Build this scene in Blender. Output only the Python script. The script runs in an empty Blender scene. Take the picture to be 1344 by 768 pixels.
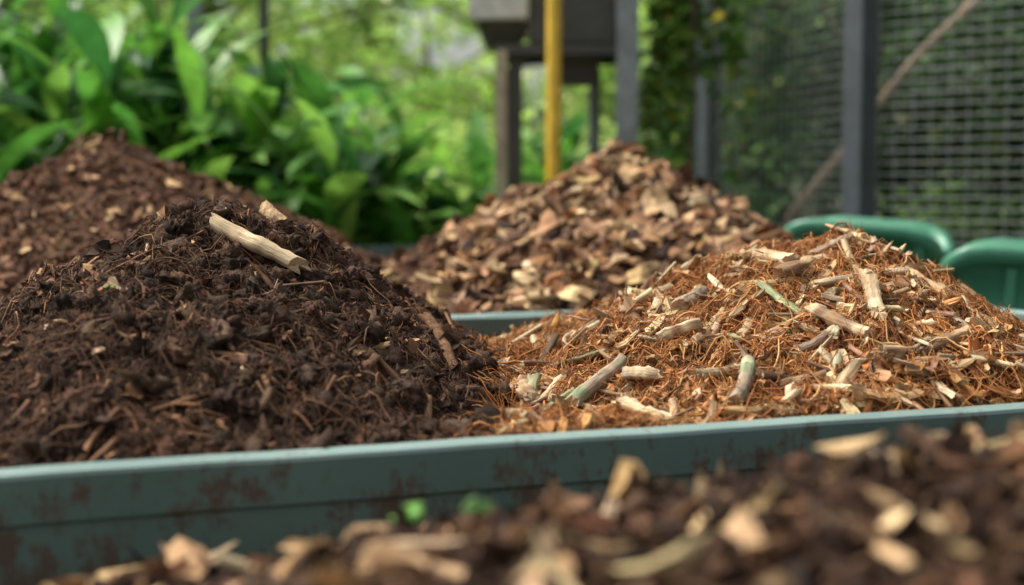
import bpy, math, numpy as np
from mathutils import Vector
rng=np.random.default_rng(7)
S=bpy.context.scene
D=bpy.data
# ------------------------------------------------------------------ noise
def hsh(ix,iy,s):
    n=(ix.astype(np.int64)*374761393+iy.astype(np.int64)*668265263+s*1274126177)&0xffffffff
    n=((n^(n>>13))*1274126177)&0xffffffff
    n=(n^(n>>16))
    return (n&0xffff)/65535.0
def vn(x,y,s=0):
    ix=np.floor(x);iy=np.floor(y);fx=x-ix;fy=y-iy
    fx=fx*fx*(3-2*fx);fy=fy*fy*(3-2*fy)
    a=hsh(ix,iy,s);b=hsh(ix+1,iy,s);c=hsh(ix,iy+1,s);d=hsh(ix+1,iy+1,s)
    return (a+(b-a)*fx)*(1-fy)+(c+(d-c)*fx)*fy-.5
def fbm(x,y,f,s=0,o=3):
    r=0;a=1.0
    for i in range(o):
        r=r+a*vn(x*f+i*17.3,y*f-i*9.1,s+i);f*=2.1;a*=.5
    return r
# ------------------------------------------------------------------ materials
def newmat(name):
    m=D.materials.new(name);m.use_nodes=True
    nt=m.node_tree;b=nt.nodes['Principled BSDF']
    return m,nt,b
def N(nt,t,**k):
    n=nt.nodes.new(t)
    for a,v in k.items():
        if a in('inp',):
            for q,w in v.items(): n.inputs[q].default_value=w
        else: setattr(n,a,v)
    return n
def ramp(nt,p):
    r=nt.nodes.new('ShaderNodeValToRGB');e=r.color_ramp.elements
    e[0].position=p[0][0];e[0].color=p[0][1]
    e[1].position=p[-1][0];e[1].color=p[-1][1]
    for q in p[1:-1]:
        x=e.new(q[0]);x.color=q[1]
    return r
def g(v):return (v,v,v,1)
def organic(name,lo=.55,hi=1.25,rough=.88,bump=.5,stretch=(18,120,120),bd=.002):
    m,nt,b=newmat(name);L=nt.links.new
    c=N(nt,'ShaderNodeAttribute',attribute_name='Col')
    l=N(nt,'ShaderNodeAttribute',attribute_name='loc')
    mp=N(nt,'ShaderNodeMapping');mp.inputs['Scale'].default_value=stretch
    L(l.outputs['Vector'],mp.inputs['Vector'])
    n1=N(nt,'ShaderNodeTexNoise',inp={'Scale':1.0,'Detail':5.0,'Roughness':.65})
    L(mp.outputs[0],n1.inputs['Vector'])
    r=ramp(nt,[(.3,g(lo)),(.7,g(hi))]);L(n1.outputs['Fac'],r.inputs[0])
    geo=N(nt,'ShaderNodeNewGeometry')
    n2=N(nt,'ShaderNodeTexNoise',inp={'Scale':22.0,'Detail':4.0})
    L(geo.outputs['Position'],n2.inputs['Vector'])
    r2=ramp(nt,[(.35,g(.72)),(.65,g(1.12))]);L(n2.outputs['Fac'],r2.inputs[0])
    m1=N(nt,'ShaderNodeMix',data_type='RGBA',blend_type='MULTIPLY');m1.inputs[0].default_value=1
    m2=N(nt,'ShaderNodeMix',data_type='RGBA',blend_type='MULTIPLY');m2.inputs[0].default_value=1
    L(c.outputs['Color'],m1.inputs[6]);L(r.outputs[0],m1.inputs[7])
    L(m1.outputs[2],m2.inputs[6]);L(r2.outputs[0],m2.inputs[7])
    L(m2.outputs[2],b.inputs['Base Color'])
    b.inputs['Roughness'].default_value=rough
    b.inputs['Specular IOR Level'].default_value=.2
    bp=N(nt,'ShaderNodeBump',inp={'Strength':bump,'Distance':bd})
    L(n1.outputs['Fac'],bp.inputs['Height']);L(bp.outputs[0],b.inputs['Normal'])
    return m
def soilmat(name):
    m,nt,b=newmat(name);L=nt.links.new
    c=N(nt,'ShaderNodeAttribute',attribute_name='Col')
    geo=N(nt,'ShaderNodeNewGeometry')
    n=N(nt,'ShaderNodeTexNoise',inp={'Scale':160.0,'Detail':6.0,'Roughness':.7});L(geo.outputs['Position'],n.inputs['Vector'])
    r=ramp(nt,[(.3,g(.35)),(.55,g(1.0)),(.75,g(1.7))]);L(n.outputs['Fac'],r.inputs[0])
    mm=N(nt,'ShaderNodeMix',data_type='RGBA',blend_type='MULTIPLY');mm.inputs[0].default_value=1
    L(c.outputs['Color'],mm.inputs[6]);L(r.outputs[0],mm.inputs[7]);L(mm.outputs[2],b.inputs['Base Color'])
    b.inputs['Roughness'].default_value=.95;b.inputs['Specular IOR Level'].default_value=.15
    bp=N(nt,'ShaderNodeBump',inp={'Strength':.9,'Distance':.004});L(n.outputs['Fac'],bp.inputs['Height']);L(bp.outputs[0],b.inputs['Normal'])
    return m
def leafmat(name,tr=.35,rough=.45,vscale=1.0):
    m,nt,b=newmat(name);L=nt.links.new
    c=N(nt,'ShaderNodeAttribute',attribute_name='Col')
    geo=N(nt,'ShaderNodeNewGeometry')
    n=N(nt,'ShaderNodeTexNoise',inp={'Scale':9.0*vscale,'Detail':3.0});L(geo.outputs['Position'],n.inputs['Vector'])
    r=ramp(nt,[(.3,g(.7)),(.7,g(1.25))]);L(n.outputs['Fac'],r.inputs[0])
    mm=N(nt,'ShaderNodeMix',data_type='RGBA',blend_type='MULTIPLY');mm.inputs[0].default_value=1
    L(c.outputs['Color'],mm.inputs[6]);L(r.outputs[0],mm.inputs[7]);L(mm.outputs[2],b.inputs['Base Color'])
    b.inputs['Roughness'].default_value=rough
    t=N(nt,'ShaderNodeBsdfTranslucent');L(mm.outputs[2],t.inputs['Color'])
    mx=N(nt,'ShaderNodeMixShader');mx.inputs[0].default_value=tr
    L(b.outputs[0],mx.inputs[1]);L(t.outputs[0],mx.inputs[2])
    L(mx.outputs[0],nt.nodes['Material Output'].inputs['Surface'])
    return m
def painted(name,col,dirt=(.085,.046,.027,1),amt=.5,rough=.5,zlo=.62,zhi=.80):
    """painted steel with dirt/rust patches, heavier lower down"""
    m,nt,b=newmat(name);L=nt.links.new
    geo=N(nt,'ShaderNodeNewGeometry')
    n=N(nt,'ShaderNodeTexNoise',inp={'Scale':12.0,'Detail':10.0,'Roughness':.75});L(geo.outputs['Position'],n.inputs['Vector'])
    mp=N(nt,'ShaderNodeMapping');mp.inputs['Scale'].default_value=(48,48,12);L(geo.outputs['Position'],mp.inputs['Vector'])
    n2=N(nt,'ShaderNodeTexNoise',inp={'Scale':1.0,'Detail':6.0,'Roughness':.65});L(mp.outputs[0],n2.inputs['Vector'])
    sx=N(nt,'ShaderNodeSeparateXYZ');L(geo.outputs['Position'],sx.inputs[0])
    mr=N(nt,'ShaderNodeMapRange',inp={'From Min':zlo,'From Max':zhi,'To Min':.13,'To Max':-.05});L(sx.outputs['Z'],mr.inputs['Value'])
    a=N(nt,'ShaderNodeMath',operation='ADD');L(n.outputs['Fac'],a.inputs[0]);L(mr.outputs[0],a.inputs[1])
    a2=N(nt,'ShaderNodeMath',operation='MULTIPLY_ADD');a2.inputs[1].default_value=.35;L(n2.outputs['Fac'],a2.inputs[0]);L(a.outputs[0],a2.inputs[2])
    r=ramp(nt,[(.74-.10*amt,g(0)),(.83-.10*amt,g(.85))]);L(a2.outputs[0],r.inputs[0])
    n3=N(nt,'ShaderNodeTexNoise',inp={'Scale':3.0,'Detail':6.0});L(geo.outputs['Position'],n3.inputs['Vector'])
    r3=ramp(nt,[(.3,(col[0]*.8,col[1]*.8,col[2]*.8,1)),(.7,(col[0]*1.2,col[1]*1.15,col[2]*1.15,1))]);L(n3.outputs['Fac'],r3.inputs[0])
    mm=N(nt,'ShaderNodeMix',data_type='RGBA');L(r.outputs[0],mm.inputs[0]);L(r3.outputs[0],mm.inputs[6]);mm.inputs[7].default_value=dirt
    L(mm.outputs[2],b.inputs['Base Color'])
    rr=N(nt,'ShaderNodeMapRange',inp={'To Min':rough,'To Max':.9});L(r.outputs[0],rr.inputs['Value']);L(rr.outputs[0],b.inputs['Roughness'])
    bp=N(nt,'ShaderNodeBump',inp={'Strength':.35,'Distance':.003});L(a2.outputs[0],bp.inputs['Height']);L(bp.outputs[0],b.inputs['Normal'])
    return m
# ------------------------------------------------------------------ mesh accumulator
class Acc:
    def __init__(s): s.v=[];s.l=[];s.t=[];s.sm=[];s.mi=[];s.c=[];s.q=[];s.n=0
    def add(s,V,faces,col,loc=None,smooth=True,mat=0):
        V=np.asarray(V,float)
        if V.ndim==2: V=V[None]
        n,nv,_=V.shape
        if n==0: return
        if loc is None: loc=V
        loc=np.broadcast_to(loc,V.shape)
        col=np.asarray(col,float)
        if col.ndim==1: col=np.broadcast_to(col,(n,nv,3))
        elif col.ndim==2: col=np.broadcast_to(col[:,None,:],(n,nv,3))
        s.v.append(V.reshape(-1,3));s.c.append(col.reshape(-1,3));s.q.append(loc.reshape(-1,3))
        fl=np.concatenate([np.asarray(f) for f in faces]);ft=np.array([len(f) for f in faces])
        off=(np.arange(n)*nv+s.n)[:,None]
        s.l.append((fl[None]+off).ravel());s.t.append(np.tile(ft,n))
        k=len(ft)*n
        s.sm.append(np.full(k,smooth));s.mi.append(np.full(k,mat,int));s.n+=n*nv
    def obj(s,name,mats,parent=None):
        v=np.concatenate(s.v);l=np.concatenate(s.l);t=np.concatenate(s.t)
        me=D.meshes.new(name)
        me.vertices.add(len(v));me.vertices.foreach_set('co',v.astype(np.float32).ravel())
        me.loops.add(len(l));me.loops.foreach_set('vertex_index',l.astype(np.int32))
        me.polygons.add(len(t));st=np.concatenate([[0],np.cumsum(t)[:-1]])
        me.polygons.foreach_set('loop_start',st.astype(np.int32));me.polygons.foreach_set('loop_total',t.astype(np.int32))
        me.polygons.foreach_set('use_smooth',np.concatenate(s.sm));me.polygons.foreach_set('material_index',np.concatenate(s.mi).astype(np.int32))
        for m in mats: me.materials.append(m)
        c=np.concatenate(s.c);ca=me.color_attributes.new('Col','FLOAT_COLOR','POINT')
        ca.data.foreach_set('color',np.concatenate([np.clip(c,0,1),np.ones((len(c),1))],1).astype(np.float32).ravel())
        la=me.attributes.new('loc','FLOAT_VECTOR','POINT');la.data.foreach_set('vector',np.concatenate(s.q).astype(np.float32).ravel())
        me.update(calc_edges=True)
        me.validate()
        o=D.objects.new(name,me);S.collection.objects.link(o)
        if parent: o.parent=parent
        return o
def empty(name):
    o=D.objects.new(name,None);S.collection.objects.link(o);return o
def norm(v): return v/np.maximum(np.linalg.norm(v,axis=-1,keepdims=True),1e-9)
def pick(pal,n,jit=.2,sat=.04):
    cols=np.array([p[:3] for p in pal]);w=np.array([p[3] for p in pal],float);w/=w.sum()
    c=cols[rng.choice(len(pal),n,p=w)]
    return c*np.exp(rng.normal(0,jit,(n,1)))*np.exp(rng.normal(0,sat,(n,3)))
def frames(nrm,tilt,az=None):
    n=len(nrm)
    nz=norm(nrm+rng.normal(0,tilt,(n,3)))
    a=rng.uniform(0,2*np.pi,n) if az is None else az
    d=np.stack([np.cos(a),np.sin(a),np.zeros(n)],1)
    t=norm(d-nz*(d*nz).sum(1,keepdims=True));b=np.cross(nz,t)
    return np.stack([t,b,nz],1)   # rows are axes
def place(loc,F,pos): return np.einsum('nvk,nkj->nvj',loc,F)+pos[:,None,:]
def chips(A,pos,F,L,W,T,col,bend=.15,mat=0,k=7,irregular=.35,smooth=False):
    n=len(pos);a=np.linspace(0,2*np.pi,k,endpoint=False)[None]+rng.uniform(-.3,.3,(n,k))
    r=1-rng.uniform(0,irregular,(n,k))
    x=np.cos(a)*r*.5;y=np.sin(a)*r*.5
    x=np.sign(x)*np.abs(2*x)**.75*.5
    xl=x*L[:,None];yl=y*W[:,None]
    kb=rng.normal(0,bend,(n,1));tw=rng.normal(0,bend*1.5,(n,1))
    zb=kb*(x*2)**2*L[:,None]*.5+rng.normal(0,bend,(n,1))*(y*2)**2*W[:,None]+tw*x*y*4*W[:,None]
    tt=T[:,None]*rng.uniform(.5,1.3,(n,k))*.5
    top=np.stack([xl,yl,zb+tt],2);bot=np.stack([xl*rng.uniform(.8,1.0,(n,k)),yl*rng.uniform(.8,1.0,(n,k)),zb-tt],2)
    ct=np.stack([0*L,0*L,T*.6],1)[:,None,:]
    V=np.concatenate([top,bot,ct],1)
    faces=[(i,(i+1)%k,2*k) for i in range(k)]+[tuple(range(2*k-1,k-1,-1))]+[(k+i,k+(i+1)%k,(i+1)%k,i) for i in range(k)]
    loc=V+rng.uniform(-5,5,(n,1,3))
    cc=np.repeat(col[:,None,:],2*k+1,1)*rng.uniform(.8,1.15,(n,2*k+1,1))
    A.add(place(V,F,pos),faces,cc,loc,smooth,mat)
def tubes(A,C,R,col,sides=5,mat=0,cap=None,sidejit=0.0,flat=None):
    """C (n,s,3) centre lines, R (n,s)"""
    n,s,_=C.shape
    if n==0: return
    T=norm(np.gradient(C,axis=1))
    up=np.array([.13,.21,.97]);B=norm(np.cross(T,up[None,None]));Nn=np.cross(B,T)
    a=np.linspace(0,2*np.pi,sides,endpoint=False)
    jit=1+rng.uniform(-sidejit,sidejit,(n,1,sides))+rng.uniform(-sidejit,sidejit,(n,s,sides))*.5
    ca=np.cos(a)[None,None,:,None];sa=np.sin(a)[None,None,:,None]
    if flat is not None: sa=sa*flat[:,None,None,None]
    ring=(ca*B[:,:,None,:]+sa*Nn[:,:,None,:])*(R[:,:,None]*jit)[...,None]
    V4=C[:,:,None,:]+ring
    if cap is not None:   # broken, splintered ends
        for e in(0,s-1):
            sl=np.cos(a[None]+rng.uniform(0,6.3,(n,1)))*rng.uniform(0,.9,(n,1))
            V4[:,e]+=T[:,e][:,None,:]*(R[:,e][:,None]*(sl+rng.normal(0,.28,(n,sides))))[...,None]
    V=V4.reshape(n,s*sides,3)
    ln=np.linalg.norm(np.diff(C,axis=1),axis=2).cumsum(1);ln=np.concatenate([np.zeros((n,1)),ln],1)
    off=rng.uniform(-5,5,(n,1,3))
    loc=np.stack([np.repeat(ln,sides,1),np.tile(np.cos(a),s)[None]*np.repeat(R,sides,1),np.tile(np.sin(a),s)[None]*np.repeat(R,sides,1)],2)+off
    f=[]
    for i in range(s-1):
        for j in range(sides):
            j2=(j+1)%sides
            f.append((i*sides+j,i*sides+j2,(i+1)*sides+j2,(i+1)*sides+j))
    col=np.asarray(col,float)
    if col.ndim==3: cv=np.repeat(col,sides,1)
    else: cv=col
    A.add(V,f,cv,loc,True,mat)
    if cap is not None:
        for e,sg in((0,1),(s-1,-1)):
            rv=V4[:,e]
            cv2=rv.mean(1,keepdims=True)+T[:,e][:,None]*sg*(R[:,e][:,None,None]*.12)
            VV=np.concatenate([rv,cv2],1)
            ff=[(j,(j+1)%sides,sides) for j in range(sides)]
            if sg>0: ff=[q[::-1] for q in ff]
            A.add(VV,ff,cap,VV*3,False,mat)
import bmesh
def ico(sub):
    bm=bmesh.new();bmesh.ops.create_icosphere(bm,subdivisions=sub,radius=1)
    v=np.array([x.co[:] for x in bm.verts]);f=[tuple(q.index for q in x.verts) for x in bm.faces];bm.free();return v,f
ICO1=ico(1);ICO2=ico(2);ICO3=ico(3)
def clods(A,pos,size,col,sub=1,mat=0,flat=.7,rough=.22):
    v,f=(ICO1,ICO2,ICO3)[sub-1]
    n=len(pos)
    d=np.ones((n,len(v)))
    for i in range(4 if sub<3 else 8):
        k=rng.normal(0,1.4+i*1.2,(n,3));p=rng.uniform(0,6.28,(n,1))
        d+=(.22/(1+.2*i))*np.sin(np.einsum('nk,vk->nv',k,v)+p)
    d=np.maximum(d,.25)*np.exp(rng.normal(0,rough if sub<3 else .10,d.shape))
    V=v[None]*d[...,None]*np.stack([size,size*rng.uniform(.45,1,n),size*rng.uniform(.35,flat+.1,n)],1)[:,None,:]
    F=frames(np.tile([0,0,1.],(n,1)),.8)
    cc=np.repeat(col[:,None,:],len(v),1)*rng.uniform(.65,1.25,(n,len(v),1))
    A.add(place(V,F,pos),f,cc,V+rng.uniform(-5,5,(n,1,3)),sub>=2,mat)
def grid(A,P,col,mat=0,smooth=True):
    a,b,_=P.shape
    i=np.arange(a*b).reshape(a,b)
    q=np.stack([i[:-1,:-1],i[1:,:-1],i[1:,1:],i[:-1,1:]],-1).reshape(-1,4)
    A.v.append(P.reshape(-1,3));A.c.append(col.reshape(-1,3));A.q.append(P.reshape(-1,3))
    A.l.append((q+A.n).ravel());A.t.append(np.full(len(q),4));A.sm.append(np.full(len(q),smooth));A.mi.append(np.full(len(q),mat,int));A.n+=a*b
# ------------------------------------------------------------------ layout of the bins (metres)
TH=math.radians(20);U=np.array([math.cos(TH),math.sin(TH)]);NN=np.array([-math.sin(TH),math.cos(TH)]);P0=np.array([0,1.79])
def w(t,s): return (P0[0]+t*U[0]+s*NN[0], P0[1]+t*U[1]+s*NN[1])
def ts(x,y): return (x-P0[0])*U[0]+(y-P0[1])*U[1], (x-P0[0])*NN[0]+(y-P0[1])*NN[1]
RIM=.80
BR_T=1.813
def T1r(s): return BR_T+(s-1.576)/(5.33-1.576)*(2.63-BR_T)
def lse(*a,k=.014):
    m=np.maximum.reduce(a);return m+k*np.log(sum(np.exp((q-m)/k) for q in a))
def hL(x,y):
    x=x+.03*fbm(x,y,5,3);y=y+.03*fbm(x,y,5,8)
    dx=x+.535;dy=y-2.6
    dx=np.where(dx>0,dx*1.10,dx*1.16);dy=np.where(dy<0,dy*.60,dy*1.2)
    r=np.sqrt(dx*dx+dy*dy+.0016)-.03
    return 1.062-.36*r-.34*r*r
def hR(x,y):
    x=x+.04*fbm(x,y,5,13);y=y+.04*fbm(x,y,5,18)
    dx=x-.61;dy=y-2.80
    dx=np.where(dx>0,dx*1.6,dx*1.10);dy=np.where(dy<0,dy*.80,dy*1.25)
    r=np.sqrt(dx*dx+dy*dy+.010)-.08
    return .998-.37*r
def H1(x,y):
    t,s=ts(x,y);q=np.clip(s/.75,0,1);q=q*q*(3-2*q)
    b=.768-.105*q
    h=lse(hL(x,y),hR(x,y),b)
    cr=1-2*np.abs(vn(x*26,y*26,77))
    h=h+.034*fbm(x,y,9,31)+.016*cr+.024*fbm(x,y,36,41,2)+.010*vn(x*110,y*110,5)
    lim=.778+.9*np.minimum(np.minimum(np.maximum(s-.03,0),np.maximum(1.80-t,0)),np.maximum(1.55-s,0))
    return np.minimum(h,lim)
def H2(x,y):
    t,s=ts(x,y)
    dx=x-.40;dy=y-5.0;dy=np.where(dy<0,dy*.6,dy)
    r=np.sqrt(dx*dx+dy*dy+.004)-.04;a=1.235-.60*r+.11*np.minimum(r,2.)**2
    dx=x+1.30;dy=y-4.7;dy=np.where(dy<0,dy*.72,dy)
    r=np.sqrt(dx*dx+dy*dy+.008)-.06;c=1.265-.56*r+.02*np.minimum(r,2.)**2
    h=lse(np.where((x-.4)**2+(y-5)**2<9,a,.5),c,.69+0*x,k=.03)+.055*fbm(x,y,6,51)+.025*fbm(x,y,25,61,2)
    lim=.76+.8*np.minimum(np.maximum(s-1.66,0),np.maximum(T1r(s)-.03-t,0))
    return np.minimum(h,lim)
def H0(x,y):
    dx=x-.78;dy=y-1.12;d0=dy
    dx=np.where(dx<0,dx*.43,dx);dy=np.where(dy<0,dy*.4,dy*1.25)
    r=np.sqrt(dx*dx+dy*dy+.01)-.1
    h=.930-.41*r-.5*np.maximum(0,d0-.10)**2-.8*np.maximum(0,-.34-x)**1.5
    return np.maximum(h,.50)+.034*fbm(x,y,9,71)+.014*fbm(x,y,40,81,2)
def nrm(H,x,y,e=.012):
    dx=(H(x+e,y)-H(x-e,y))/(2*e);dy=(H(x,y+e)-H(x,y-e))/(2*e)
    return norm(np.stack([-dx,-dy,np.ones_like(dx)],1))
def samp(n,t0,t1,s0,s1):
    t=rng.uniform(t0,t1,n);s=rng.uniform(s0,s1,n)
    return w(t,s)
def fibres(A,H,x,y,L,R,col,lift,curl=1.6,seg=7,mat=0,sides=3):
    n=len(x);a=rng.uniform(0,2*np.pi,n)
    k=rng.normal(0,curl,n);k2=rng.normal(0,curl*1.5,n);st=L/(seg-1)
    X=[x];Y=[y];h=a.copy()
    for i in range(1,seg):
        X.append(X[-1]+np.cos(h)*st);Y.append(Y[-1]+np.sin(h)*st);h=h+k/seg+k2*(i/seg-.5)/seg*2
    X=np.stack(X,1);Y=np.stack(Y,1)
    if H is H1:   # keep inside the bin
        _,ss=ts(X,Y);ok=(ss.min(1)>.015);X=X[ok];Y=Y[ok];R=R[ok];col=col[ok];lift=lift[ok];n=len(X)
    tt=np.linspace(0,1,seg)[None]
    mode=rng.uniform(0,1,(n,1))
    up=lift[:,None]*np.where(mode<.6,np.sin(np.pi*tt),np.where(mode<.8,tt**1.5*1.5,.25))
    Z0=H(X,Y);Z=Z0+up+rng.normal(0,.0015,X.shape)+R[:,None]
    Zl=Z0[:,:1]*(1-tt)+Z0[:,-1:]*tt+up
    Z=np.maximum(Z,.5*Z+.5*Zl)
    C=np.stack([X,Y,Z],2)
    RR=R[:,None]*(1-.6*np.abs(2*tt-1)**3)
    tubes(A,C,RR,col,sides,mat)
def scat_sticks(A,H,x,y,L,R,col,capc,lift,mat=0,seg=7,sides=8,tilt=.25,fl=(.5,1.)):
    n=len(x);a=rng.uniform(0,np.pi*2,n);tt=np.linspace(-.5,.5,seg)
    bend=rng.normal(0,.07,n)[:,None]*(tt[None]**2*4)*L[:,None]
    X=x[:,None]+np.cos(a)[:,None]*tt*L[:,None]-np.sin(a)[:,None]*bend
    Y=y[:,None]+np.sin(a)[:,None]*tt*L[:,None]+np.cos(a)[:,None]*bend
    if H is H1:
        _,ss=ts(X,Y);ok=(ss.min(1)>.02);X=X[ok];Y=Y[ok];L=L[ok];R=R[ok];col=col[ok];lift=lift[ok];x=x[ok];y=y[ok];n=len(x)
    z0=H(X[:,0],Y[:,0]);z1=H(X[:,-1],Y[:,-1]);zm=H(x,y)
    sl=rng.normal(0,tilt,n)*L
    Z=(z0[:,None]*(.5-tt)+z1[:,None]*(.5+tt))
    Z=Z+np.maximum(0,zm-(z0+z1)/2)[:,None]+lift[:,None]+sl[:,None]*tt
    RR=R[:,None]*(1+rng.normal(0,.10,(n,seg)))*(1-rng.uniform(-.1,.45,(n,1))*(tt[None]+.5))
    cv=col[:,None,:]*np.exp(rng.normal(0,.18,(n,seg,1)))
    tubes(A,np.stack([X,Y,Z],2),RR,cv,sides,mat,cap=capc,sidejit=.2,flat=rng.uniform(fl[0],fl[1],n))
def hero(A,H,x0,y0,x1,y1,r,c,cap=(.42,.27,.13),l0=0,l1=0,c2=None,mat=0,bend=.004,taper=.15,sj=.15):
    seg=14;t=np.linspace(0,1,seg)
    X=x0+(x1-x0)*t;Y=y0+(y1-y0)*t
    za=H(np.array([x0]),np.array([y0]))[0]+l0;zb=H(np.array([x1]),np.array([y1]))[0]+l1
    Z=za+(zb-za)*t
    over=np.max(H(X,Y)-Z);Z=Z+max(0,over)*.6+r*.6
    d=np.array([x1-x0,y1-y0]);pl=np.array([-d[1],d[0]])/np.linalg.norm(d)
    b=bend*np.sin(t*math.pi*1.3+rng.uniform(0,3))+rng.normal(0,.0007,seg)
    X=X+pl[0]*b;Y=Y+pl[1]*b;Z=Z+bend*.7*np.sin(t*4+rng.uniform(0,6))
    R=r*(1+rng.normal(0,.05,seg)+.18*np.exp(-((t-rng.uniform(.2,.8))/.06)**2))*(1-taper*t)
    c=np.array(c,float);c2=c if c2 is None else np.array(c2,float)
    f=np.clip(fbm(t*3+x0*50,t*0,2.,9,2)*2.2+.5,0,1)[:,None]
    cv=(c*(1-f)+c2*f)*np.exp(rng.normal(0,.12,(seg,1)))
    tubes(A,np.stack([X,Y,Z],1)[None],R[None],cv[None],14,mat,cap=np.array([cap]),sidejit=sj,flat=np.array([rng.uniform(.7,1)]))
# ------------------------------------------------------------------ materials
M_soil=soilmat('pile_soil');M_chip=organic('chips');M_fib=organic('fibre',.75,1.2,.85,.2,(60,300,300))
M_stick=organic('stick_wood',.50,1.25,.8,.9,(12,150,150),.004)
M_clod=organic('clod',.4,1.5,.95,1.0,(240,240,240),.004)
M_leaf=leafmat('leaf',.42)
M_teal=painted('teal_painted_steel',(.088,.165,.145),amt=.72,rough=.42)
M_teal_hi=painted('teal_steel_rim_highlight',(.20,.30,.27),amt=.25,rough=.35,zlo=.5,zhi=.83)  # same teal made paler: the rim's edge highlight put into the colour
PILEM=[M_soil,M_chip,M_fib,M_stick,M_clod,M_leaf]
DK=[(.058,.034,.022,5),(.084,.048,.030,4),(.038,.023,.016,4),(.13,.070,.040,2)]
BR=[(.16,.078,.040,4),(.23,.115,.058,2),(.11,.057,.033,4),(.30,.165,.085,1)]
TAN=[(.60,.41,.22,4),(.49,.31,.15,3),(.68,.51,.31,2),(.36,.21,.105,2)]
OR=[(.43,.18,.055,5),(.32,.118,.036,4),(.53,.27,.10,3),(.19,.075,.030,3)]
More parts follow.
